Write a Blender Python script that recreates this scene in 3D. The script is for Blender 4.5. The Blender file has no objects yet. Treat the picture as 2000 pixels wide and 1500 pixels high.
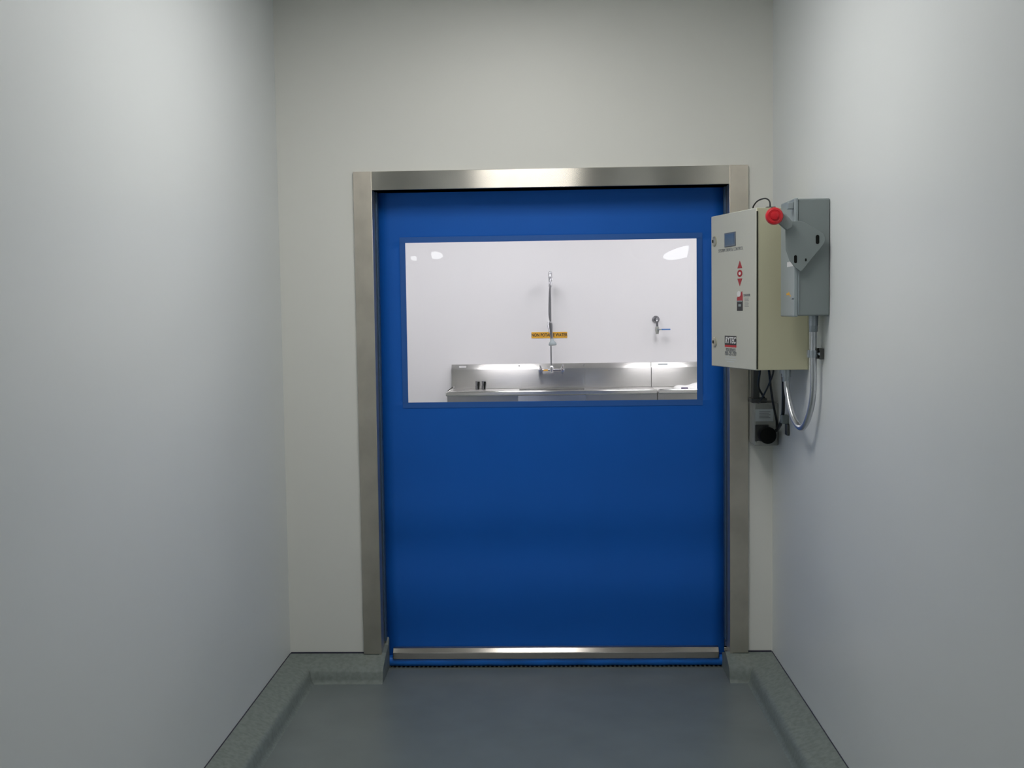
import bpy, bmesh, math, random
from mathutils import Vector, Matrix
random.seed(4)
scene = bpy.context.scene
C = scene.collection

# ------------------------------------------------------------------ camera, exposure, world
CAM = Vector((-0.011, -4.860, 1.597)); YAW, PITCH, ROLL = -0.03325, 0.06518, -0.01374
fwd = Vector((math.sin(YAW)*math.cos(PITCH), math.cos(YAW)*math.cos(PITCH), -math.sin(PITCH)))
rt0 = Vector((math.cos(YAW), -math.sin(YAW), 0)); up0 = rt0.cross(fwd)
rt = rt0*math.cos(ROLL) + up0*math.sin(ROLL); up = -rt0*math.sin(ROLL) + up0*math.cos(ROLL)
cd = bpy.data.cameras.new('camera'); cam = bpy.data.objects.new('camera', cd); C.objects.link(cam)
cd.sensor_width = 36; cd.lens = 36*2200/2000; cd.clip_start = 0.05
M = Matrix((rt, up, -fwd)).transposed().to_4x4(); M.translation = CAM
cam.matrix_world = M
scene.camera = cam
scene.view_settings.view_transform = 'Standard'; scene.view_settings.look = 'None'
scene.view_settings.gamma = 1; scene.view_settings.use_curve_mapping = False
scene.view_settings.exposure = 0.0
w = bpy.data.worlds.new('world'); scene.world = w; w.use_nodes = True
w.node_tree.nodes['Background'].inputs[0].default_value = (.5, .5, .5, 1)
w.node_tree.nodes['Background'].inputs[1].default_value = 0.02
LIGHT_HALL = 11.3      # troffer above the hall
LIGHT_REAR = 9.0      # troffers behind the camera
LIGHT_WASH = 13.2     # troffers in the wash room

# ------------------------------------------------------------------ key measures (metres)
XL, XR = -1.1696, 0.9471          # hall side walls
OX = 0.762; OZ = 2.1195           # clear door opening half width, height
FW = 0.079                        # frame face width
YC = 0.12                         # door curtain plane
YF = 5.2                          # far wall of the wash room
CEIL = 3.0
CB = 0.0986                       # cove curb height
WT = 0.22                         # door wall thickness

# ------------------------------------------------------------------ materials
def mat(name, col, rough=.5, metal=0, spec=.5, aniso=0, tangent=None, noise=0, nscale=8, bump=0, bscale=200, rnoise=0, coat=0, stretch=None, col2=None, emit=None):
    m = bpy.data.materials.new(name); m.use_nodes = True
    nt = m.node_tree; b = nt.nodes['Principled BSDF']; L = nt.links
    b.inputs['Base Color'].default_value = (*col, 1); b.inputs['Roughness'].default_value = rough
    b.inputs['Metallic'].default_value = metal; b.inputs['Specular IOR Level'].default_value = spec
    b.inputs['Anisotropic'].default_value = aniso; b.inputs['Coat Weight'].default_value = coat
    if tangent:
        v = nt.nodes.new('ShaderNodeCombineXYZ')
        for i in range(3): v.inputs[i].default_value = tangent[i]
        L.new(v.outputs[0], b.inputs['Tangent'])
    tc = nt.nodes.new('ShaderNodeTexCoord'); src = tc.outputs['Object']
    if stretch:
        mp = nt.nodes.new('ShaderNodeMapping'); mp.inputs['Scale'].default_value = stretch
        L.new(src, mp.inputs[0]); src = mp.outputs[0]
    if noise or col2:
        n = nt.nodes.new('ShaderNodeTexNoise'); n.inputs['Scale'].default_value = nscale; n.inputs['Detail'].default_value = 5
        L.new(src, n.inputs['Vector'])
        mx = nt.nodes.new('ShaderNodeMix'); mx.data_type = 'RGBA'
        c2 = col2 or tuple(c*(1-noise) for c in col)
        mx.inputs[6].default_value = (*col, 1); mx.inputs[7].default_value = (*c2, 1)
        rp = nt.nodes.new('ShaderNodeValToRGB'); rp.color_ramp.elements[0].position = .38; rp.color_ramp.elements[1].position = .68
        L.new(n.outputs['Fac'], rp.inputs[0]); L.new(rp.outputs[0], mx.inputs[0]); L.new(mx.outputs[2], b.inputs['Base Color'])
        if rnoise:
            mr = nt.nodes.new('ShaderNodeMapRange'); mr.inputs[3].default_value = rough; mr.inputs[4].default_value = rough+rnoise
            L.new(n.outputs['Fac'], mr.inputs[0]); L.new(mr.outputs[0], b.inputs['Roughness'])
    if bump:
        n2 = nt.nodes.new('ShaderNodeTexNoise'); n2.inputs['Scale'].default_value = bscale; n2.inputs['Detail'].default_value = 3
        L.new(src, n2.inputs['Vector'])
        bp = nt.nodes.new('ShaderNodeBump'); bp.inputs['Strength'].default_value = bump; bp.inputs['Distance'].default_value = .002
        L.new(n2.outputs['Fac'], bp.inputs['Height']); L.new(bp.outputs[0], b.inputs['Normal'])
    if emit is not None:
        b.inputs['Emission Color'].default_value = (*emit[:3], 1); b.inputs['Emission Strength'].default_value = emit[3]
    return m

MT = {}
MT['wall'] = mat('white_wall_panel', (.755, .785, .785), .42, bump=.08, bscale=60)
MT['wall_back'] = mat('warm_lit_wall_panel', (.80, .80, .75), .45, bump=.08, bscale=60)  # same white as the side walls; warm cast of the light mixed into the colour
MT['far_wall'] = mat('white_gloss_wall', (.80, .79, .80), .35, bump=.05, bscale=40)
MT['ceil'] = mat('ceiling_tile_white', (.72, .72, .70), .8, bump=.3, bscale=90)
MT['floor'] = mat('grey_epoxy_floor', (.180, .208, .206), .30, spec=.5, noise=.10, nscale=5, bump=.10, bscale=350, rnoise=.12)
MT['curb'] = mat('grey_epoxy_cove', (.215, .250, .232), .48, noise=.22, nscale=60, bump=.25, bscale=420)
MT['caulk'] = mat('dark_caulk', (.035, .035, .06), .6)
MT['steel_h'] = mat('brushed_steel_across', (.70, .665, .59), .24, metal=1, aniso=1.0, tangent=(0, 0, 1), noise=.08, nscale=9, rnoise=.02)
MT['steel_v'] = mat('brushed_steel_upright', (.80, .735, .63), .44, metal=1, aniso=.8, tangent=(1, 0, 0), noise=.16, nscale=7, rnoise=.08, stretch=(1, 1, .8))
MT['steel_bar'] = mat('brushed_bar_steel', (.50, .47, .43), .20, metal=1, aniso=.9, tangent=(0, 0, 1), noise=.10, nscale=9, rnoise=.04)
MT['steel_reveal'] = mat('brushed_steel_reveal', (.64, .60, .53), .42, metal=1, noise=.12, nscale=7)
MT['steel_far'] = mat('wash_steel', (.74, .73, .71), .22, metal=1, aniso=1.0, tangent=(0, 0, 1), noise=.08, nscale=4, rnoise=.06)
MT['steel_deck'] = mat('wash_steel_deck', (.60, .59, .57), .32, metal=1, noise=.06, nscale=5)
MT['chrome'] = mat('chrome', (.78, .78, .80), .22, metal=1)
MT['dark_chrome'] = mat('dull_chrome', (.36, .36, .38), .3, metal=1)
MT['blue'] = mat('blue_door_fabric', (.007, .130, .575), .50, spec=.28, noise=.05, nscale=3, bump=.06, bscale=500)
MT['blue_loop'] = mat('blue_hem_fabric', (.012, .20, .78), .40, spec=.5, noise=.15, nscale=12)
MT['seam'] = mat('welded_blue_border', (.022, .125, .45), .45, spec=.5)
MT['guide'] = mat('dark_guide_rail', (.045, .095, .18), .45)
MT['beige'] = mat('beige_enclosure_paint', (.54, .53, .37), .45, bump=.1, bscale=300)
MT['door_paint'] = mat('pale_enclosure_paint', (.58, .585, .52), .42, bump=.12, bscale=300)
MT['gasket'] = mat('black_gasket', (.02, .02, .012), .7)
MT['grey'] = mat('grey_switch_paint', (.225, .262, .262), .38, bump=.05, bscale=200)
MT['grey2'] = mat('pale_grey_paint', (.30, .35, .365), .34)
MT['grey_dark'] = mat('dark_grey_metal', (.10, .105, .10), .45, metal=.5)
MT['zinc'] = mat('zinc_plated_steel', (.45, .50, .54), .35, metal=.85)
MT['conduit'] = mat('silver_conduit', (.62, .64, .67), .28, metal=.9)
MT['motor'] = mat('cast_grey_housing', (.40, .41, .38), .5, metal=.1, noise=.15, nscale=20)
MT['black'] = mat('black_rubber', (.006, .007, .006), .8, spec=.2)
MT['cable'] = mat('black_cable_jacket', (.015, .017, .018), .4)
MT['red'] = mat('red_plastic', (.62, .012, .022), .35)
MT['red_print'] = mat('red_print', (.42, .03, .04), .5)
MT['black_print'] = mat('black_print', (.03, .03, .035), .5)
MT['grey_print'] = mat('grey_print', (.20, .21, .22), .6)
MT['white_print'] = mat('white_print', (.80, .80, .80), .5)
MT['lcd'] = mat('lcd_glass', (.10, .16, .25), .15, spec=.6)
MT['lcd_frame'] = mat('lcd_bezel', (.12, .15, .20), .4)
MT['brass'] = mat('nickel_latch', (.62, .60, .48), .3, metal=.8)
MT['label'] = mat('pale_label_paper', (.62, .66, .67), .5)
MT['yellow'] = mat('yellow_sign', (.80, .42, .03), .5)
MT['blue_grip'] = mat('blue_lever_grip', (.05, .18, .50), .4)
MT['cloth'] = mat('white_cloth', (.80, .80, .78), .9, bump=.4, bscale=80)
MT['purple'] = mat('dark_purple_tag', (.05, .03, .10), .5)
MT['fixture'] = mat('white_fixture_metal', (.8, .8, .8), .5)
MT['drain'] = mat('drain_steel', (.30, .31, .26), .4, metal=.7)

def lamp_mat(name, col, s): return mat(name, (.8, .8, .8), .5, emit=(*col, s))
MT['lamp_hall'] = lamp_mat('hall_diffuser', (1.0, .98, .955), LIGHT_HALL)
MT['lamp_rear'] = lamp_mat('rear_diffuser', (.93, .97, 1.0), LIGHT_REAR)
MT['lamp_wash'] = lamp_mat('wash_diffuser', (1.0, .985, 1.0), LIGHT_WASH)

def vinyl():
    m = bpy.data.materials.new('clear_vinyl'); m.use_nodes = True
    nt = m.node_tree; nt.nodes.clear(); L = nt.links
    o = nt.nodes.new('ShaderNodeOutputMaterial'); t = nt.nodes.new('ShaderNodeBsdfTransparent'); g = nt.nodes.new('ShaderNodeBsdfGlossy')
    t.inputs[0].default_value = (.96, .955, .97, 1); g.inputs['Roughness'].default_value = .02
    f = nt.nodes.new('ShaderNodeFresnel'); f.inputs[0].default_value = 1.5
    mu = nt.nodes.new('ShaderNodeMath'); mu.operation = 'MULTIPLY'; mu.inputs[1].default_value = 1.0
    mx = nt.nodes.new('ShaderNodeMixShader')
    L.new(f.outputs[0], mu.inputs[0]); L.new(mu.outputs[0], mx.inputs[0]); L.new(t.outputs[0], mx.inputs[1]); L.new(g.outputs[0], mx.inputs[2]); L.new(mx.outputs[0], o.inputs[0])
    return m
MT['vinyl'] = vinyl()

# ------------------------------------------------------------------ helpers
def bm_box(bm, x0, x1, y0, y1, z0, z1):
    vs = [bm.verts.new((x, y, z)) for z in (z0, z1) for y in (y0, y1) for x in (x0, x1)]
    for f in ((0, 2, 3, 1), (4, 5, 7, 6), (0, 1, 5, 4), (2, 6, 7, 3), (0, 4, 6, 2), (1, 3, 7, 5)):
        bm.faces.new([vs[i] for i in f])
def box(*a):
    bm = bmesh.new(); bm_box(bm, *a); return bm
def prism(bm, pts, d):
    """extrude closed polygon (list of 3D points) by vector d"""
    a = [bm.verts.new(p) for p in pts]; b = [bm.verts.new(Vector(p)+Vector(d)) for p in pts]
    bm.faces.new(a[::-1]); bm.faces.new(b)
    n = len(pts)
    for i in range(n): bm.faces.new((a[i], a[(i+1) % n], b[(i+1) % n], b[i]))
def frame_of(d):
    d = Vector(d).normalized(); a = Vector((0, 0, 1)) if abs(d.z) < .9 else Vector((1, 0, 0))
    u = d.cross(a).normalized(); return u, d.cross(u).normalized()
def smooth_path(pts, n=8):
    P = [Vector(p) for p in pts]; Q = [P[0]*2-P[1]] + P + [P[-1]*2-P[-2]]; out = []
    for i in range(1, len(Q)-2):
        for k in range(n):
            t = k/n; a, b, c, d = Q[i-1:i+3]
            out.append(.5*((2*b)+(c-a)*t+(2*a-5*b+4*c-d)*t*t+(3*b-a-3*c+d)*t**3))
    out.append(P[-1]); return out
def tube(bm, pts, r, seg=12, cap=True):
    pts = [Vector(p) for p in pts]; rs = r if isinstance(r, (list, tuple)) else [r]*len(pts)
    rings = []; u = None
    for i, p in enumerate(pts):
        d = (pts[min(i+1, len(pts)-1)]-pts[max(i-1, 0)]).normalized()
        if u is None: u, v = frame_of(d)
        else:
            u = (u-d*u.dot(d)).normalized(); v = d.cross(u)
        rings.append([bm.verts.new(p+rs[i]*(u*math.cos(2*math.pi*k/seg)+v*math.sin(2*math.pi*k/seg))) for k in range(seg)])
    for a, b in zip(rings, rings[1:]):
        for k in range(seg): bm.faces.new((a[k], a[(k+1) % seg], b[(k+1) % seg], b[k]))
    if cap: bm.faces.new(rings[0][::-1]); bm.faces.new(rings[-1])
def cyl(p, q, r, seg=24):
    bm = bmesh.new(); tube(bm, [p, q], r, seg); return bm
def lathe(bm, c, axis, prof, seg=28):
    """prof = [(dist along axis, radius)...]"""
    a = Vector(axis).normalized(); u, v = frame_of(a); c = Vector(c); rings = []
    for t, r in prof:
        rings.append([bm.verts.new(c+a*t+max(r, 1e-4)*(u*math.cos(2*math.pi*k/seg)+v*math.sin(2*math.pi*k/seg))) for k in range(seg)])
    for x, y in zip(rings, rings[1:]):
        for k in range(seg): bm.faces.new((x[k], x[(k+1) % seg], y[(k+1) % seg], y[k]))
    bm.faces.new(rings[0][::-1]); bm.faces.new(rings[-1])
def root_of(p):
    while p.parent: p = p.parent
    return p
def obj(name, bm, m, parent=None, bevel=0, smooth=False, seg=2, kind=None, label=None):
    bmesh.ops.recalc_face_normals(bm, faces=bm.faces)
    if parent: bm.transform(Matrix.Translation(-root_of(parent).location))
    me = bpy.data.meshes.new(name); bm.to_mesh(me); bm.free()
    me.materials.append(MT[m] if isinstance(m, str) else m)
    o = bpy.data.objects.new(name, me); C.objects.link(o)
    if parent: o.parent = parent
    if bevel:
        b = o.modifiers.new('bevel', 'BEVEL'); b.width = bevel; b.segments = seg; b.limit_method = 'ANGLE'; b.angle_limit = .6
    if smooth or bevel:
        for f in me.polygons: f.use_smooth = True
        me.set_sharp_from_angle(angle=math.radians(38 if smooth else 32))
    if kind: o['kind'] = kind
    if label: o['label'] = label
    return o
def thing(name, label, cat, loc, group=None, kind=None):
    o = bpy.data.objects.new(name, None); C.objects.link(o); o.location = loc; o.empty_display_size = .1
    o['label'] = label; o['category'] = cat
    if group: o['group'] = group
    if kind: o['kind'] = kind
    return o
def tag(o, label, cat, group=None, kind=None):
    o['label'] = label; o['category'] = cat
    if group: o['group'] = group
    if kind: o['kind'] = kind
    return o
def struct(name, bm, m, label, cat, **k): return tag(obj(name, bm, m, **k), label, cat, kind='structure')
def text_bm(body, size, origin, right, upv, extr=.0004, align='CENTER', sx=1.0, shear=0, bold=0):
    cu = bpy.data.curves.new('t', 'FONT'); cu.body = body; cu.size = size; cu.extrude = extr; cu.align_x = align; cu.align_y = 'CENTER'
    cu.shear = shear; cu.offset = bold
    to = bpy.data.objects.new('t', cu); C.objects.link(to)
    dg = bpy.context.evaluated_depsgraph_get(); dg.update()
    me = bpy.data.meshes.new_from_object(to.evaluated_get(dg))
    bm = bmesh.new(); bm.from_mesh(me)
    r = Vector(right).normalized()*sx; u = Vector(upv).normalized(); n = Vector(right).normalized().cross(u)
    Mx = Matrix((r, u, n)).transposed().to_4x4(); Mx.translation = Vector(origin)
    bm.transform(Mx)
    bpy.data.objects.remove(to); bpy.data.meshes.remove(me); bpy.data.curves.remove(cu)
    return bm

# ------------------------------------------------------------------ setting: hall and wash room
YB = -5.3      # hall opens into a wider room behind the camera
struct('floor', box(-4.5, 4.5, -10.5, YF+.2, -.12, 0), 'floor', 'grey glossy epoxy floor of the hall running under the blue door', 'floor')
struct('wall_left', box(XL-.15, XL, YB, 0, 0, CEIL), 'wall', 'plain white side wall on the left of the hall', 'wall')
struct('wall_right', box(XR, XR+.15, YB, 0, 0, CEIL), 'wall', 'plain white side wall on the right behind the grey switch', 'wall')
bm = bmesh.new()
o2 = OX+.012
bm_box(bm, -4.5, -o2, 0, WT, 0, CEIL); bm_box(bm, o2, 4.5, 0, WT, 0, CEIL); bm_box(bm, -o2, o2, 0, WT, OZ+.012, CEIL)
struct('wall_back', bm, 'wall_back', 'white end wall around the blue door, warm light put in its colour', 'wall')
struct('wall_far', box(-4.5, 4.5, YF, YF+.15, 0, CEIL), 'far_wall', 'bright white wall behind the steel sink seen through the window', 'wall')
bm = bmesh.new(); bm_box(bm, -4.6, -4.5, WT, YF, 0, CEIL); bm_box(bm, 4.5, 4.6, WT, YF, 0, CEIL)
struct('wall_side', bm, 'far_wall', 'side walls of the wash room beyond the door', 'wall')
bm = bmesh.new()
bm_box(bm, -4.5, XL-.15, YB, YB+.15, 0, CEIL); bm_box(bm, XR+.15, 4.5, YB, YB+.15, 0, CEIL)
bm_box(bm, -4.6, -4.5, -10.5, YB+.15, 0, CEIL); bm_box(bm, 4.5, 4.6, -10.5, YB+.15, 0, CEIL); bm_box(bm, -4.5, 4.5, -10.6, -10.5, 0, CEIL)
struct('wall_rear', bm, 'wall', 'white walls of the room behind the hall', 'wall')
struct('ceiling', box(-4.6, 4.6, -10.6, YF+.15, CEIL, CEIL+.1), 'ceil', 'white ceiling over the hall and wash room', 'ceiling')

# cove curbs: sloped top, rounded nose, coved foot, swept along the walls and turned into the door opening
def curb(sign, xw, name, label):
    W0, W1, H2 = .1193, .109, .0563
    prof = [(0, 0), (W0+.012, 0), (W0+.002, .006), (W0-.004, .018), (W1+.002, H2-.012), (W1-.006, H2-.001), (W1-.018, H2+.006), (0, CB)]
    def P(px, py, nx, ny):   # one station: profile offset along (nx, ny)
        return [(px+nx*d, py+ny*d, h) for d, h in prof]
    end = -sign*(OX-.022)*-1  # x where the curb ends beside the opening
    xe = sign*(OX-.018)
    rings = [P(xw, YB, -sign, 0), P(xw, 0, -sign, -1), [(xe if d > 0 else xe, -d, h) for d, h in prof]]
    bm = bmesh.new(); R = [[bm.verts.new(p) for p in r] for r in rings]
    n = len(prof)
    for a, b in zip(R, R[1:]):
        for k in range(n): bm.faces.new((a[k], a[(k+1) % n], b[(k+1) % n], b[k]))
    bm.faces.new(R[0][::-1]); bm.faces.new(R[-1])
    o = struct(name, bm, 'curb', label, 'baseboard', smooth=True)
    # return of the curb along the jamb, back to the door curtain, with a raised tip
    bm = bmesh.new()
    xa, xb = sorted((sign*(OX+.002), xe))
    s = [(-.0005, CB), (.075, CB+.012), (YC-.018, CB+.042), (YC-.018, 0), (-.0005, 0)] if sign < 0 else [(-.0005, CB), (.03, CB-.018), (YC-.018, CB-.034), (YC-.018, 0), (-.0005, 0)]
    prism(bm, [(xa, y, z) for y, z in s], (xb-xa, 0, 0))
    obj('curb_return', bm, 'curb', o, bevel=.003)
    # dark caulk line where wall panel meets the curb
    bm = bmesh.new()
    x1, x2 = sorted((xw-sign*.004, sign*(OX+FW)))
    bm_box(bm, x1, x2, -.004, -.0003, CB-.002, CB+.0045)
    a, b = sorted((xw-sign*.0003, xw-sign*.003))
    bm_box(bm, a, b, YB+.01, -.002, CB-.002, CB+.0015)
    obj('caulk_line', bm, 'caulk', o, label='dark caulk line along the top of the curb')
    return o
curb(-1, XL, 'baseboard_left', 'grey coved curb along the left wall and the wall left of the door')
curb(1, XR, 'baseboard_right', 'grey coved curb along the right wall and the wall right of the door')

# ------------------------------------------------------------------ stainless door frame
fr = thing('trim_1', 'brushed stainless steel frame around the blue door', 'door frame', (0, 0, 0), kind='structure')
TH = .014
for s in (-1, 1):
    bm = bmesh.new()
    a, b = sorted((s*OX, s*(OX+FW)))
    bm_box(bm, a, b, -TH, 0, CB-.002, OZ+FW)
    jb = obj('jamb', bm, 'steel_v', fr, bevel=.0015)
    a, b = sorted((s*OX, s*(OX+.0118)))
    obj('reveal', box(a-.0002*(s > 0), b+.0002*(s < 0), -TH+.0015, WT, .001, OZ-.0005), 'steel_reveal', jb)
bm = bmesh.new()
bm_box(bm, -OX+.0006, OX-.0006, -TH, 0, OZ, OZ+FW); bm_box(bm, -OX, OX, 0, WT, OZ, OZ+.012)
obj('header', bm, 'steel_h', fr, bevel=.0015)

# ------------------------------------------------------------------ the blue roll-up door
dr = thing('door_1', 'blue fabric roll-up door with a clear window and steel bottom bar', 'door', (0, YC, 0), kind='structure')
WX, WZ0, WZ1 = .640, 1.1935, 1.901
def ripple(x, z):
    """gentle horizontal waves of the hanging fabric"""
    t = z
    y = .0070*math.sin(2*math.pi*(t-.43)/.40)*max(0, min(1, (.95-t)/.35)) + .0005*math.sin(2*math.pi*t/.23+1.3*x)*max(0, min(1, (1.1-t)/.3))
    return y
def dimple(x, z):
    y = 0
    for x0, z0, a, b, sx, sz in ((.560, 1.830, .0545, -.036, .11, .075), (-.508, 1.842, .0525, .014, .060, .050), (-.610, 1.822, .040, .045, .036, .055)):
        e = math.exp(-((x-x0)**2/(2*sx*sx)+(z-z0)**2/(2*sz*sz)))
        y += (a*(z-z0)+b*(x-x0))*e
    return y
def edge(z): return .772 if z > 1.2 else .772-.016*(1.2-z)/1.2
def sheet(fx0, fx1, z0, z1, nx, nz, fn, bm=None):
    bm = bm or bmesh.new(); g = []
    for j in range(nz+1):
        z = z0+(z1-z0)*j/nz; a = fx0(z) if callable(fx0) else fx0; b = fx1(z) if callable(fx1) else fx1
        g.append([bm.verts.new((a+(b-a)*i/nx, YC+fn(a+(b-a)*i/nx, z), z)) for i in range(nx+1)])
    for j in range(nz):
        for i in range(nx): bm.faces.new((g[j][i], g[j][i+1], g[j+1][i+1], g[j+1][i]))
    return bm
xc = [-1, -.5, 0] + [i/30 for i in range(1, 30)] + [1, 1.5, 2]      # -1..0 left strip, 0..1 window width, 1..2 right strip
zc = [.045+(WZ0-.045)*j/90 for j in range(91)] + [WZ0+(WZ1-WZ0)*j/24 for j in range(1, 25)] + [WZ1+(OZ+.03-WZ1)*j/8 for j in range(1, 9)]
bm = bmesh.new(); g = []
for z in zc:
    row = []
    for c in xc:
        e = edge(z)
        x = -WX+(e-WX)*c if c < 0 else (WX+(e-WX)*(c-1) if c > 1 else -WX+2*WX*c)
        row.append(bm.verts.new((x, YC+ripple(x, z), z)))
    g.append(row)
for j in range(len(zc)-1):
    for i in range(len(xc)-1):
        if 0 <= xc[i] < 1 and 90 <= j < 114: continue       # the window opening
        bm.faces.new((g[j][i], g[j][i+1], g[j+1][i+1], g[j+1][i]))
cur = obj('curtain', bm, 'blue', dr, smooth=True)
so = cur.modifiers.new('solid', 'SOLIDIFY'); so.thickness = .003; so.offset = 0
obj('window_pane', sheet(-WX, WX, WZ0, WZ1, 200, 120, dimple), 'vinyl', dr, smooth=True, label='clear flexible window pane')
bm = bmesh.new()
bw = .024
for a in ((-WX-bw, WX+bw, WZ1-.001, WZ1+bw), (-WX-bw, WX+bw, WZ0-bw, WZ0+.001), (-WX-bw, -WX+.001, WZ0, WZ1), (WX-.001, WX+bw, WZ0, WZ1)):
    bm_box(bm, a[0], a[1], YC-.0035, YC-.0018, a[2], a[3])
obj('window_border', bm, 'seam', dr, label='slightly paler welded border round the window')
# bottom bar: bevelled steel section
bm = bmesh.new()
s = [(YC-.004, .0915), (YC-.020, .0885), (YC-.034, .069), (YC-.034, .041), (YC-.004, .039)]
prism(bm, [(-.727, y, z) for y, z in s], (1.456, 0, 0))
obj('bottom_bar', bm, 'steel_bar', dr, bevel=.002, label='brushed steel bottom bar')
bm = bmesh.new()
pts = [(-.755+1.503*i/40, YC-.004+.0015*math.sin(i*.9), .026+.001*math.sin(i*1.7)) for i in range(41)]
tube(bm, pts, .024, 16)
obj('bottom_loop', bm, 'blue_loop', dr, smooth=True, label='soft blue fabric loop along the bottom edge')
for s in (-1, 1):
    a, b = sorted((s*(OX-.001), s*(OX-.009)))
    bm = box(a, b, YC-.05, YC-.012, .13, OZ-.001)
    a, b = sorted((s*(OX-.001), s*(OX-.006)))
    bm_box(bm, a, b, YC+.012, YC+.05, .0, OZ-.001)
    obj('guide_rail', bm, 'guide', dr, bevel=.001, label='dark side guide of the door')
obj('steel_block', box(.748, .7615, .060, .080, .083, .099), 'steel_h', dr, bevel=.001, label='small steel block beside the bottom bar')  # plain small steel block against the right guide

# slotted drain under the door
dg_ = thing('floor_drain', 'thin slotted steel drain strip in the floor under the blue door', 'drain', (0, .10, 0))
bm = bmesh.new(); bm_box(bm, -.742, .742, .083, .089, 0.0002, .003); bm_box(bm, -.742, .742, .135, .145, 0.0002, .003)
for i in range(74):
    x = -.736+i*.020; bm_box(bm, x, x+.0085, .089, .135, .0002, .0025)
obj('grate', bm, 'drain', dg_)
obj('channel', box(-.741, .741, .0892, .1348, .0001, .0012), 'black', dg_, label='black slots between the grate teeth')

# ------------------------------------------------------------------ control cabinet on the right wall, its door ajar
X0, X1, Y0, Y1, Z0, Z1 = .755, XR-.001, -.675, -.275, 1.364, 1.960
cab = thing('control_cabinet', 'beige wall-mounted control cabinet with its printed front door standing slightly ajar', 'control cabinet', (XR, -.475, Z0))
bm = bmesh.new(); t = .004
bm_box(bm, X1-t, X1, Y0, Y1, Z0, Z1); bm_box(bm, X0, X1-t, Y0, Y0+t, Z0, Z1); bm_box(bm, X0, X1-t, Y1-t, Y1, Z0, Z1)
bm_box(bm, X0, X1-t, Y0+t, Y1-t, Z0, Z0+t); bm_box(bm, X0, X1-t, Y0+t, Y1-t, Z1-t, Z1)
for a in ((Y0+t, Y0+.022, Z0+t, Z1-t), (Y1-.022, Y1-t, Z0+t, Z1-t), (Y0+.022, Y1-.022, Z0+t, Z0+.022), (Y0+.022, Y1-.022, Z1-.022, Z1-t)):
    bm_box(bm, X0+.002, X0+.006, *a)
obj('body', bm, 'beige', cab, bevel=.0015)
# door frame of reference: A = hinge edge (nearest the camera), T = along the door, N = outward
A = Vector((.7535, -.6755, 0)); E = Vector((.645, -.285, 0)); T = (E-A).normalized(); N = Vector((-T.y, T.x, 0))
if N.x > 0: N = -N
LEN = (E-A).length; RD = -T          # reading direction, seen from outside
def dp(u, z, n=0): return A+T*u+N*n+Vector((0, 0, z))
def door_prism(u0, u1, z0, z1, n0, n1, bm=None):
    bm = bm or bmesh.new(); prism(bm, [dp(u0, z0, n0), dp(u1, z0, n0), dp(u1, z1, n0), dp(u0, z1, n0)], N*(n1-n0)); return bm
cdoor = obj('door', door_prism(.001, LEN, Z0-.001, Z1+.001, -.022, 0), 'door_paint', cab, bevel=.003, label='pale grey cabinet door with printed symbols')
obj('gasket', door_prism(.006, LEN-.014, Z0+.01, Z1-.01, -.030, -.0221), 'gasket', cdoor, label='black rubber door gasket')
obj('hinge_gap', box(.7545, .7595, Y0-.0022, Y0-.0004, Z0+.004, Z1-.012), 'gasket', cab, label='dark gap at the hinge side')
for z in (1.861, 1.460):
    bm = bmesh.new(); lathe(bm, dp(.369, z, .0002), N, [(0, .018), (.003, .018), (.005, .015), (.005, .0145)], 24)
    bmesh.ops.scale(bm, vec=(1, 1, 1.1), verts=bm.verts, space=Matrix.Translation(-Vector(dp(.369, z))))
    l = obj('latch', bm, 'brass', cdoor, smooth=True, label='round metal door lock')
    obj('key_slot', door_prism(.372, .382, z-.006, z+.006, .0053, .0062), 'black', l)
l = obj('display', door_prism(.175, .274, 1.832, 1.886, 0, .003), 'lcd_frame', cdoor, bevel=.001, label='small blue-grey display screen')
obj('screen', door_prism(.184, .265, 1.838, 1.880, .0031, .0036), 'lcd', l)
obj('heading_text', text_bm('SYSTEM DRIVE & CONTROL', .018, dp(.222, 1.8195, .0004), RD, (0, 0, 1), sx=1.0), 'grey_print', cdoor)
def tri(uc, z0, z1, w_):
    bm = bmesh.new(); prism(bm, [dp(uc-w_, z0, 0), dp(uc+w_, z0, 0), dp(uc, z1, 0)], N*.0008); return bm
obj('up_arrow', tri(.139, 1.745, 1.773, .021), 'red_print', cdoor, label='red up arrow')
obj('down_arrow', tri(.139, 1.706, 1.677, .021), 'red_print', cdoor, label='red down arrow')
bm = bmesh.new(); n_ = 28; ra = []
for (ru, rz) in ((.022, .0135), (.010, .006)):
    ra.append([[bm.verts.new(dp(.139+ru*math.cos(2*math.pi*k/n_), 1.7255+rz*math.sin(2*math.pi*k/n_), h)) for k in range(n_)] for h in (.0002, .0009)])
for k in range(n_):
    j = (k+1) % n_
    bm.faces.new((ra[0][1][k], ra[0][1][j], ra[1][1][j], ra[1][1][k])); bm.faces.new((ra[0][0][k], ra[0][0][j], ra[0][1][j], ra[0][1][k]))
obj('stop_ring', bm, 'red_print', cdoor, label='red stop ring')
bm = bmesh.new(); prism(bm, [dp(.139+.0098*math.cos(2*math.pi*k/n_), 1.7255+.0058*math.sin(2*math.pi*k/n_), .0002) for k in range(n_)], N*.0007)
obj('stop_dot', bm, 'white_print', cdoor, label='white dot in the stop ring')
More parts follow.
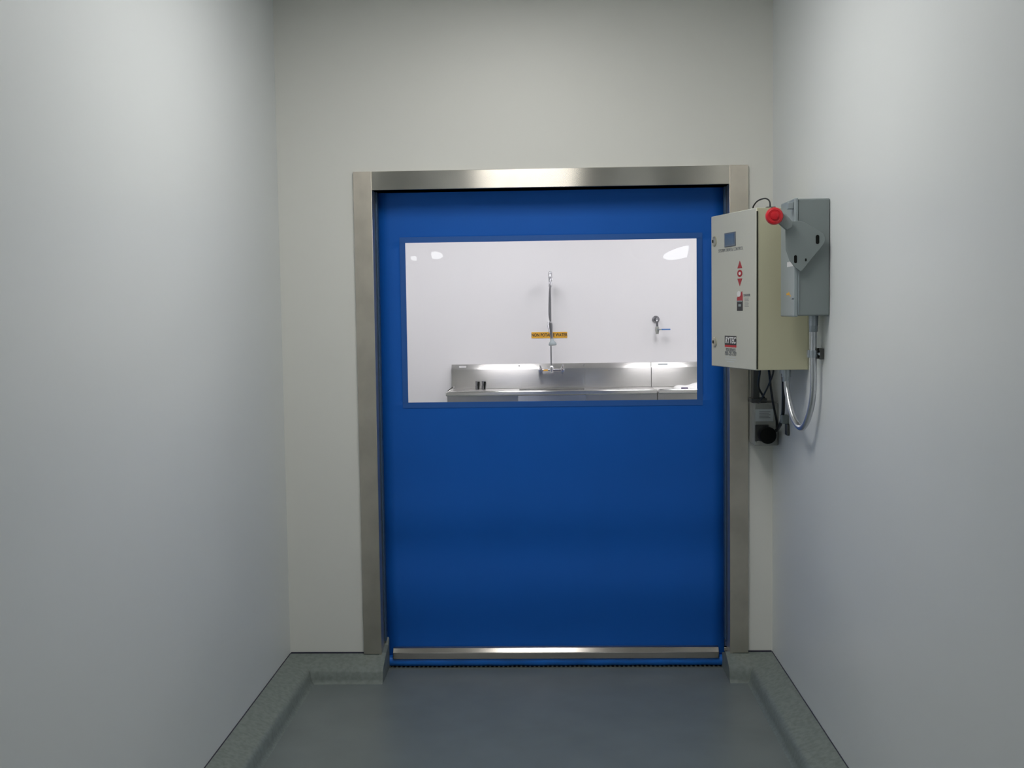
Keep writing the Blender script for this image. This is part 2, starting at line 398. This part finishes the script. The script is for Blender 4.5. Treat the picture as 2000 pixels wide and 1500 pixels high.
# warning sticker: pale oval, red flame-like field, dark base with white mark
ws = obj('warning_sticker', door_prism(.114, .164, 1.584, 1.622, .0001, .0008), 'black_print', cdoor, label='small red, black and white warning sticker')
bm = bmesh.new(); prism(bm, [dp(.164, 1.622, .0001), dp(.114, 1.622, .0001), dp(.114, 1.640, .0001), dp(.119, 1.658, .0001), dp(.130, 1.652, .0001), dp(.146, 1.640, .0001), dp(.164, 1.634, .0001)], N*.0008)
obj('red_field', bm, 'red_print', ws)
bm = bmesh.new(); prism(bm, [dp(.146+.016*math.cos(2*math.pi*k/20), 1.648+.011*math.sin(2*math.pi*k/20), .001) for k in range(20)], N*.0004)
obj('white_disc', bm, 'white_print', ws)
obj('white_mark', door_prism(.128, .150, 1.600, 1.609, .0009, .0013), 'grey2', ws)
obj('grey_band', door_prism(.118, .160, 1.6185, 1.6225, .0009, .0013), 'grey2', ws)
obj('sticker_text', text_bm('DANGER', .013, dp(.078, 1.642, .0004), RD, (0, 0, 1), sx=1.05, bold=.0004), 'grey_print', cdoor)
bm = bmesh.new()
for i in range(7): door_prism(.062+.004*(i % 2), .098, 1.6305-i*.0052, 1.632-i*.0052, .0001, .0004, bm)
obj('small_print', bm, 'grey_print', cdoor)
lg = obj('maker_plate', door_prism(.170, .275, 1.4515, 1.487, .0001, .0009), 'black_print', cdoor, label='black logo plate with white letters above a red bar')
obj('red_bar', door_prism(.170, .275, 1.4435, 1.4513, .0001, .0009), 'red', lg)
obj('logo_text', text_bm('RYTEC', .034, dp(.2225, 1.4690, .0011), RD, (0, 0, 1), sx=.94, shear=.2, bold=.0008), 'white_print', lg)
obj('service_text', text_bm('FOR SERVICE', .017, dp(.222, 1.432, .0004), RD, (0, 0, 1), sx=.88, bold=.0006), 'grey_print', cdoor)
obj('phone_text', text_bm('800-628-1909', .021, dp(.222, 1.4175, .0004), RD, (0, 0, 1), sx=.88, bold=.0006), 'grey_print', cdoor)
bm = bmesh.new()
for i, (a, b) in enumerate(((.178, .266), (.172, .272), (.190, .258))): door_prism(a, b, 1.4035-i*.009, 1.4062-i*.009, .0001, .0004, bm)
obj('address_lines', bm, 'label', cdoor)
bm = bmesh.new(); tube(bm, smooth_path([(.772, -.50, Z1-.002), (.773, -.51, Z1+.020), (.783, -.55, Z1+.037), (.800, -.60, Z1+.040), (.811, -.625, Z1+.028), (.813, -.63, Z1+.004)]), .0028, 8)
obj('ground_wire', bm, 'cable', cab, smooth=True, label='thin black wire arching over the cabinet top')
obj('mounting_tab', box(.797, .830, -.645, -.615, Z1+.0002, Z1+.006), 'grey_dark', cab, bevel=.001)
obj('mounting_tab', box(.758, .782, -.52, -.48, Z1+.0002, Z1+.004), 'grey_dark', cab, bevel=.001)
obj('conduit_hub', cyl((.880, -.60, Z0), (.880, -.60, Z0-.030), .017), 'zinc', cab, smooth=True)
obj('cable_gland', cyl((.898, -.45, Z0), (.898, -.45, Z0-.026), .013), 'zinc', cab, smooth=True)

# ------------------------------------------------------------------ grey safety switch
sw = thing('safety_switch', 'grey disconnect switch box with red-knobbed side lever on the right wall', 'switch', (XR, -.87, 1.565))
SY0, SY1, SZ0, SZ1 = -.981, -.762, 1.565, 1.962
bm = box(.838, XR-.001, SY0, SY1, SZ0, SZ1)
obj('housing', bm, 'grey', sw, bevel=.005, seg=3)
cv = obj('cover', box(.826, .8385, SY0-.004, SY1+.004, SZ0-.003, SZ1+.003), 'grey2', sw, bevel=.004, seg=3)
def sp(x, y): return (.796+(x-1535)*.001726, 1.81+(475-y)*.00176)      # plate outline, measured in its own plane
pl = [(.791, 1.868), (.800, 1.878), (.813, 1.884), (.834, 1.886), (.856, 1.880), (.874, 1.870), (.908, 1.849), (.922, 1.838), (.926, 1.824), (.922, 1.808), (.850, 1.720), (.842, 1.715), (.822, 1.731), (.806, 1.752), (.793, 1.789)]
bm = bmesh.new(); prism(bm, [(x, -1.003, z) for x, z in pl], (0, .0045, 0))
sp_ = obj('side_plate', bm, 'grey', sw, bevel=.0015)
for (x, z) in ((.85, 1.84), (.88, 1.80), (.85, 1.75)):
    obj('spacer', cyl((x, -.9985, z), (x, -.9812, z), .010, 16), 'grey', sw, smooth=True)
def slot(x, z, hx, hz, d=.0006):
    bm = bmesh.new(); pts = []
    for k in range(24):
        a = 2*math.pi*k/24; pts.append((x+hx*math.cos(a), -1.0032, z+max(0, hz-hx)*(1 if math.sin(a) > 0 else -1)+hx*math.sin(a)))
    prism(bm, pts, (0, -d, 0)); return bm
for a in ((.899, 1.822, .0060, .0155), (.8255, 1.757, .0050, .0135), (.860, 1.754, .0028, .0052)):
    obj('slot', slot(*a), 'black', sp_, label='dark slotted hole')
bm = bmesh.new()
prism(bm, [(.757, -1.006, 1.884), (.767, -1.006, 1.918), (.790, -1.006, 1.908), (.815, -1.006, 1.880), (.812, -1.006, 1.862), (.792, -1.006, 1.853)], (0, -.014, 0))
lv = obj('lever', bm, 'grey', sw, bevel=.004, seg=3)
kc = Vector((.7508, -1.012, 1.901)); kx = Vector((-.12, -1, -.02))
bm = bmesh.new(); lathe(bm, kc, kx, [(0, .021), (.004, .0285), (.020, .0295), (.029, .0265), (.031, .021), (.030, .019), (.030, .0185), (.0295, .003)], 40)
kn = obj('knob', bm, 'red', sw, smooth=True, label='round red lever knob')
bm = bmesh.new(); lathe(bm, kc+kx.normalized()*.030, kx, [(0, .0135), (.004, .013), (.005, .010)], 32)
obj('knob_centre', bm, 'red', kn, smooth=True)
obj('hasp', box(.806, .8262, -.975, -.955, 1.928, 1.952), 'grey2', sw, bevel=.002)
bm = bmesh.new(); bm_box(bm, .8250, .8258, -.965, -.87, 1.735, 1.752); bm_box(bm, .8250, .8258, -.975, -.955, 1.752, 1.83)
obj('instruction_label', bm, 'white_print', sw, label='small white sticker on the cover')
bm = bmesh.new(); bm_box(bm, .8250, .8258, -.90, -.86, 1.637, 1.644); prism(bm, [(.8250, -.93, 1.632), (.8250, -.92, 1.632), (.8250, -.89, 1.648), (.8250, -.90, 1.648)], (.0007, 0, 0))
obj('rating_mark', bm, 'yellow', sw)
obj('cover_clip', cyl((.8262, -.972, 1.627), (.819, -.972, 1.627), .0055, 16), 'zinc', sw, smooth=True)
bm = bmesh.new(); bm_box(bm, .8385, .8425, SY0-.0034, SY0-.0002, SZ0+.004, 1.73); obj('cover_flange', bm, 'grey2', sw, bevel=.001)
obj('conduit_hub', cyl((.915, -.88, SZ0), (.915, -.88, SZ0-.035), .0165), 'zinc', sw, smooth=True)

# flexible silver conduit looping from the switch down and up into the cabinet
cn = thing('conduit', 'silver flexible conduit looping from the grey switch to the cabinet bottom', 'conduit', (.915, -.88, 1.53))
bm = bmesh.new()
path = smooth_path([(.915, -.88, 1.5295), (.915, -.88, 1.45), (.9155, -.88, 1.38), (.917, -.872, 1.30), (.915, -.845, 1.235), (.908, -.80, 1.178), (.899, -.755, 1.158), (.889, -.70, 1.180), (.883, -.655, 1.225), (.880, -.615, 1.285), (.880, -.600, 1.3335)], 10)
rs = [.0112]*len(path)
tube(bm, path, rs, 20)
obj('hose', bm, 'conduit', cn, smooth=True)
for p, q in (((.915, -.88, 1.531), (.915, -.88, 1.508)), ((.880, -.600, 1.335), (.880, -.601, 1.316))):
    obj('connector', cyl(p, q, .0148, 8), 'zinc', cn, bevel=.001)
st = thing('conduit_clamp', 'pale metal strut clamp holding the conduit to the right wall', 'clamp', (XR, -.88, 1.43))
bm = bmesh.new(); lathe(bm, (.915, -.88, 1.418), (0, 0, 1), [(0, .0118), (0, .0165), (.026, .0165), (.026, .0118)], 28); bm_box(bm, .894, .900, -.889, -.871, 1.418, 1.444)
obj('strap', bm, 'zinc', st, smooth=True)
bm = bmesh.new(); bm_box(bm, .9315, XR-.001, -.905, -.900, 1.412, 1.450); bm_box(bm, .9315, XR-.001, -.855, -.850, 1.412, 1.450); bm_box(bm, .9425, XR-.0012, -.9, -.855, 1.412, 1.450); bm_box(bm, .9318, .934, -.9, -.890, 1.412, 1.450); bm_box(bm, .9318, .934, -.866, -.855, 1.412, 1.450)
obj('strut', bm, 'grey_dark', st, bevel=.001)
obj('screw', cyl((.930, -.893, 1.431), (.9312, -.905, 1.431), .005, 12), 'zinc', st, smooth=True)
st2 = thing('strut_bracket', 'short grey strut bracket on the wall left of the conduit loop', 'bracket', (XR, -.31, 1.13))
bm = bmesh.new(); bm_box(bm, .920, XR-.001, -.330, -.290, 1.128, 1.163)
obj('clip', bm, 'grey', st2, bevel=.003)
obj('strut', box(.9365, XR-.001, -.345, -.300, 1.082, 1.128), 'grey_dark', st2, bevel=.002)

# ------------------------------------------------------------------ drive unit below the cabinet
mo = thing('drive_unit', 'small grey drive box with black round end cap below the cabinet', 'motor', (.90, -.07, 1.02))
hs = obj('housing', box(.8465, .9455, -.128, -.0005, 1.016, 1.196), 'motor', mo, bevel=.005, seg=3)
obj('label_plate', box(.850, .925, -.1295, -.1281, 1.119, 1.170), 'label', mo, bevel=.0005, label='pale rectangular label')
bm = bmesh.new()
for i in range(5): bm_box(bm, .866, .912-.006*(i % 2), -.1300, -.1296, 1.133+i*.0062, 1.1352+i*.0062)
obj('label_text', bm, 'grey_print', mo)
obj('recess_panel', box(.848, .905, -.1325, -.1281, 1.035, 1.105), 'grey_dark', mo, bevel=.002)
bm = bmesh.new(); lathe(bm, (.8905, -.1283, 1.066), (0, -1, 0), [(0, .030), (.01, .0335), (.060, .0355), (.068, .034), (.071, .030)], 40)
obj('end_cap', bm, 'black', mo, smooth=True, label='black round end cap')
bm = bmesh.new(); bm_box(bm, .836, .902, -.115, -.04, 1.1962, 1.214)
obj('mounting_plate', bm, 'grey_dark', mo, bevel=.002)
bm = bmesh.new(); bm_box(bm, .846, .872, -.105, -.045, 1.2142, 1.440)
obj('upright', bm, 'grey_dark', mo, bevel=.002)
bm = bmesh.new(); tube(bm, [(.862, -.127, 1.029), (.862, -.133, 1.029)], .009, 16)
obj('bolt', bm, 'motor', mo, smooth=True)
for lab, pts, r in (
    ('thin black cable slanting down to the drive box', [(.868, -.42, Z0-.0005), (.868, -.40, 1.33), (.866, -.30, 1.27), (.862, -.19, 1.215), (.862, -.13, 1.1985), (.864, -.11, 1.198)], .0036),
    ('dark cable crossing behind the thin black cable', [(.855, -.38, Z0-.0005), (.866, -.35, 1.325), (.886, -.28, 1.26), (.908, -.22, 1.19), (.9255, -.19, 1.13), (.932, -.165, 1.095)], .0048),
    ('thick black cable hanging in a loop beside the drive box', [(.898, -.45, Z0-.0265), (.902, -.44, 1.30), (.9165, -.37, 1.22), (.929, -.29, 1.15), (.9275, -.22, 1.10), (.918, -.16, 1.078), (.912, -.135, 1.08)], .0070),
    ('dark cable running up behind the drive box to the cabinet', [(.835, -.33, Z0-.0005), (.838, -.29, 1.33), (.850, -.20, 1.27), (.880, -.125, 1.23), (.892, -.10, 1.2145)], .0045)):
    bm = bmesh.new(); tube(bm, smooth_path(pts), r, 12)
    tag(obj('cable', bm, 'cable', smooth=True), lab, 'cable', 'cables under the control cabinet')

# ------------------------------------------------------------------ wash room: stainless sink run
def back_run(x0, x1, par, name='backsplash'):
    bm = bmesh.new()
    prof = [(YF-.001, 1.121), (YF-.006, 1.121), (YF-.048, 1.080), (YF-.050, 1.076), (YF-.050, .905), (YF-.001, .905)]
    prism(bm, [(x0, y, z) for y, z in prof], (x1-x0, 0, 0))
    return obj(name, bm, 'steel_far', par, bevel=.002)
YR = YF-.65
sk = thing('sink_table', 'stainless steel sink table with tall backsplash seen through the window', 'sink', (0, YF-.3, 0))
xa, xb = -.884, .892
back_run(xa, xb, sk)
bm = bmesh.new()
bm_box(bm, xa, -.275, YR+.03, YF-.051, .898, .904); bm_box(bm, .296, xb, YR+.03, YF-.051, .898, .904)
bm_box(bm, -.275, .296, YR+.03, YR+.07, .898, .904); bm_box(bm, -.275, .296, YF-.14, YF-.051, .898, .904)
obj('deck', bm, 'steel_deck', sk)
bm = bmesh.new(); bm_box(bm, xa, xb-.001, YR, YR+.029, .884, .925); bm_box(bm, xa, xa+.029, YR+.029, YF-.051, .884, .925)
obj('rim', bm, 'steel_far', sk, bevel=.010, seg=3)
bm = bmesh.new()
bm_box(bm, -.275, .296, YR+.004, YR+.010, .56, .883); bm_box(bm, -.275, .296, YF-.145, YF-.14, .56, .898)
bm_box(bm, -.275, -.270, YR+.010, YF-.145, .56, .883); bm_box(bm, .291, .296, YR+.010, YF-.145, .56, .883); bm_box(bm, -.275, .296, YR+.004, YF-.14, .554, .56)
obj('basin', bm, 'steel_far', sk)
obj('apron', box(xa+.01, -.277, YR+.04, YR+.046, .78, .898), 'steel_deck', sk)
obj('apron', box(.298, xb-.003, YR+.04, YR+.046, .78, .898), 'steel_deck', sk)
for x, y in ((xa+.06, YR+.06), (xa+.06, YF-.10), (xb-.06, YR+.06), (xb-.06, YF-.10)):
    obj('leg', cyl((x, y, .0005), (x, y, .898), .0205), 'steel_deck', sk, smooth=True)
for x in (-.279, .297):
    obj('backsplash_screw', cyl((x, YF-.026, 1.101), (x, YF-.030, 1.105), .0065, 12), 'dark_chrome', sk, smooth=True)
obj('white_sticker', box(-.815, -.752, YF-.0335, YF-.030, 1.094, 1.107), 'white_print', sk, label='small white sticker on the bevel')
obj('seam', box(.3025, .3065, YF-.0512, YF-.0502, .93, 1.07), 'steel_deck', sk)
dt = thing('dish_table', 'stainless steel side table joined to the right end of the sink', 'table', (1.6, YF-.3, 0))
xa, xb = .8955, 2.4
back_run(xa, xb, dt)
obj('deck', box(xa, xb, YR+.03, YF-.051, .898, .904), 'steel_deck', dt)
obj('rim', box(xa+.001, xb, YR, YR+.029, .884, .925), 'steel_far', dt, bevel=.010, seg=3)
obj('apron', box(xa+.003, xb, YR+.04, YR+.046, .78, .898), 'steel_deck', dt)
for x, y in ((xa+.06, YR+.06), (xa+.06, YF-.10), (xb-.06, YR+.06), (xb-.06, YF-.10)):
    obj('leg', cyl((x, y, .0005), (x, y, .898), .0205), 'steel_deck', dt, smooth=True)
obj('grey_sticker', box(.955, 1.040, YF-.034, YF-.030, 1.094, 1.110), 'label', dt, label='small grey sticker on the bevel')

# small dark cups on the drainboard
def cup(x, name, lab):
    t = thing(name, lab, 'cup', (x, YF-.115, .9042), 'pair of dark cups on the drainboard')
    bm = bmesh.new(); lathe(bm, (x, YF-.115, .9043), (0, 0, 1), [(0, .014), (.002, .0165), (.030, .0165), (.036, .014), (.066, .0165), (.072, .0165), (.072, .015)], 24)
    obj('shell', bm, 'dark_chrome', t, smooth=True)
    bm = bmesh.new(); lathe(bm, (x+.006, YF-.120, .9045), (.06, 0, 1), [(0, .0115), (.066, .0125), (.068, .010)], 16)
    obj('black_grip', bm, 'black', t, smooth=True)
cup(-.650, 'cup', 'small dark metal cup on the drainboard, left of the pair')
cup(-.595, 'cup', 'small dark metal cup on the drainboard, right of the pair')

# white cloth with a dark tag on the side table
bm = bmesh.new(); g = []
for j in range(19):
    row = []
    for i in range(41):
        u, v = i/40, j/18; x = 1.065+.36*u; y = YF-.42+.20*v
        h = .045*math.sin(math.pi*min(1, max(0, u*1.0)))**.35*math.sin(math.pi*v)**.5*(.75+.25*math.sin(u*11+v*3))+.006*math.sin(u*31+v*17)*math.sin(math.pi*v)
        if i in (0, 40) or j in (0, 18): h = 0
        row.append(bm.verts.new((x, y, .9050+max(0, h))))
    g.append(row)
for j in range(18):
    for i in range(40): bm.faces.new((g[j][i], g[j][i+1], g[j+1][i+1], g[j+1][i]))
bm.faces.new([g[0][i] for i in range(41)]+[g[j][40] for j in range(1, 19)]+[g[18][i] for i in range(39, -1, -1)]+[g[j][0] for j in range(17, 0, -1)])
cl = tag(obj('cloth', bm, 'cloth', smooth=True), 'crumpled white cloth lying on the steel side table', 'cloth')
obj('dark_tag', box(1.112, 1.170, YF-.432, YF-.424, .908, .921), 'purple', cl, bevel=.001)

# pre-rinse faucet on the backsplash
fa = thing('pre_rinse_faucet', 'chrome pre-rinse faucet with tall hanging hose above the sink', 'faucet', (0.005, YF-.05, 1.07))
fy = YF-.095
bm = bmesh.new()
tube(bm, [(-.088, fy, 1.066), (.108, fy, 1.066)], .0125, 16)
for x in (-.088, .108): tube(bm, [(x, YF-.0505, 1.066), (x, fy-.012, 1.066)], [.021, .017], 20)
lathe(bm, (.010, fy, 1.050), (0, 0, 1), [(0, .018), (.03, .020), (.05, .016), (.055, .012)], 20)
obj('mixer_body', bm, 'chrome', fa, smooth=True)
for x, s in ((-.088, -1), (.108, 1)):
    bm = bmesh.new(); lathe(bm, (x, fy-.012, 1.066), (0, -1, 0), [(0, .016), (.02, .014), (.03, .012)], 20)
    tube(bm, smooth_path([(x, fy-.035, 1.066), (x-.006*s, fy-.045, 1.085), (x+.004*s, fy-.052, 1.112)]), [.0105]*8+[.0085]*9, 10)
    obj('handle', bm, 'chrome', fa, smooth=True)
obj('temperature_tag', box(-.062, -.022, fy-.0145, fy-.0128, 1.059, 1.073), 'yellow', fa, label='small yellow band on the mixer')
RX = .007
bm = bmesh.new(); tube(bm, [(RX, fy, 1.10), (RX, fy, 1.80)], .0062, 12); obj('riser_pipe', bm, 'dark_chrome', fa, smooth=True)
obj('wall_bracket', cyl((RX, fy, 1.49), (RX, YF-.001, 1.49), .006, 12), 'chrome', fa, smooth=True)
arc = smooth_path([(RX, fy, 1.80), (RX, fy-.004, 1.86), (RX, fy-.035, 1.905), (RX, fy-.08, 1.918), (RX, fy-.125, 1.89), (RX-.002, fy-.150, 1.82), (RX-.010, fy-.158, 1.68), (RX-.012, fy-.160, 1.56), (RX-.002, fy-.160, 1.485)], 14)
bm = bmesh.new(); tube(bm, arc, .0070, 10); obj('hose', bm, 'dark_chrome', fa, smooth=True)
# coil spring round the top of the hose
bm = bmesh.new(); sp_pts = []; nn = 42
for k in range(nn*12+1):
    f = k/(nn*12)*(len(arc)*.56-1); i = int(f); p = arc[i].lerp(arc[min(i+1, len(arc)-1)], f-i); d = (arc[min(i+1, len(arc)-1)]-arc[i]).normalized()
    u = Vector((1, 0, 0)); v = d.cross(u).normalized(); a = 2*math.pi*k/12; sp_pts.append(p+.0155*(u*math.cos(a)+v*math.sin(a)))
tube(bm, sp_pts, .0021, 6); obj('spring', bm, 'chrome', fa, smooth=True)
bm = bmesh.new(); lathe(bm, (RX-.002, fy-.160, 1.495), (.06, 0, -1), [(0, .010), (.02, .016), (.05, .015), (.10, .0115), (.145, .0125), (.150, .014)], 20)
tube(bm, [(RX-.022, fy-.165, 1.49), (RX-.024, fy-.185, 1.46), (RX-.012, fy-.20, 1.40)], .006, 10)
obj('spray_valve', bm, 'dark_chrome', fa, smooth=True)
bm = bmesh.new(); lathe(bm, (RX+.009, fy-.160, 1.349), (.1, -.15, -1), [(0, .013), (.02, .017), (.036, .030), (.050, .0355), (.060, .033)], 24)
obj('spray_head', bm, 'grey2', fa, smooth=True)

# yellow sign behind the faucet
sg = tag(obj('sign', box(-.166, .153, YF-.003, YF-.0005, 1.347, 1.401), 'yellow', bevel=.0005), 'narrow yellow sign with black lettering on the wall behind the faucet', 'sign')
obj('lettering', text_bm('NON POTABLE WATER', .040, (-.0065, YF-.0034, 1.3735), (1, 0, 0), (0, 0, 1), sx=.76, bold=.0012), 'black_print', sg)

# wall valve with blue lever
vl = thing('wall_valve', 'small steel wall valve with a blue lever right of the faucet', 'valve', (.945, YF-.03, 1.5))
vx = .944
bm = bmesh.new(); lathe(bm, (vx-.004, YF-.0005, 1.500), (0, -1, 0), [(0, .033), (.006, .033), (.012, .026), (.02, .018)], 28); obj('flange', bm, 'dark_chrome', vl, smooth=True)
bm = bmesh.new(); tube(bm, smooth_path([(vx, YF-.010, 1.502), (vx, YF-.045, 1.502), (vx, YF-.066, 1.492), (vx+.001, YF-.072, 1.468), (vx+.002, YF-.072, 1.430)]), .0105, 14); obj('pipe', bm, 'dark_chrome', vl, smooth=True)
bm = bmesh.new(); lathe(bm, (vx+.002, YF-.072, 1.438), (0, 0, -1), [(0, .011), (.004, .016), (.03, .019), (.048, .016), (.058, .0135), (.066, .013)], 8); obj('valve_body', bm, 'motor', vl, bevel=.001)
bm = bmesh.new(); bm_box(bm, vx+.004, vx+.050, YF-.098, YF-.092, 1.408, 1.416); tube(bm, [(vx+.004, YF-.072, 1.412), (vx+.004, YF-.099, 1.412)], .006, 10)
lh = obj('lever', bm, 'zinc', vl)
obj('grip', box(vx+.038, vx+.115, YF-.101, YF-.089, 1.4065, 1.4175), 'blue_grip', lh, bevel=.003, label='blue plastic grip')

# ------------------------------------------------------------------ ceiling lights (recessed troffers)
def troffer(x, y, m, name, label, group, wx=.60, wy=1.20):
    t = thing(name, label, 'ceiling light', (x, y, CEIL), group)
    bm = bmesh.new(); a, b = wx/2, wy/2; f = .03
    bm_box(bm, x-a-f, x+a+f, y-b-f, y-b, CEIL-.012, CEIL-.0005); bm_box(bm, x-a-f, x+a+f, y+b, y+b+f, CEIL-.012, CEIL-.0005)
    bm_box(bm, x-a-f, x-a, y-b, y+b, CEIL-.012, CEIL-.0005); bm_box(bm, x+a, x+a+f, y-b, y+b, CEIL-.012, CEIL-.0005)
    obj('frame', bm, 'fixture', t)
    obj('diffuser', box(x-a, x+a, y-b, y+b, CEIL-.010, CEIL-.0005), m, t)
    return t
def dup(root, x, y, label):
    r = root.copy(); C.objects.link(r); r.location = (x, y, CEIL); r['label'] = label
    for ch in list(root.children):
        c = ch.copy(); C.objects.link(c); c.parent = r
    return r
troffer(-.13, -1.56, 'lamp_hall', 'ceiling_light', 'white recessed ceiling light over the middle of the hall', 'hall ceiling lights', .56, 1.20)
rl = troffer(1.05, -7.6, 'lamp_rear', 'ceiling_light', 'recessed ceiling light behind the camera on the right', 'rear ceiling lights')
dup(rl, -1.05, -7.6, 'recessed ceiling light behind the camera on the left')
wl = troffer(-.45, 3.7, 'lamp_wash', 'ceiling_light', 'wash room ceiling light above the left half of the sink', 'wash room ceiling lights')
dup(wl, 1.15, 3.7, 'wash room ceiling light above the right half of the sink')
dup(wl, -2.05, 3.7, 'wash room ceiling light to the left of the sink')
dup(wl, 2.75, 3.7, 'wash room ceiling light to the far right of the sink')
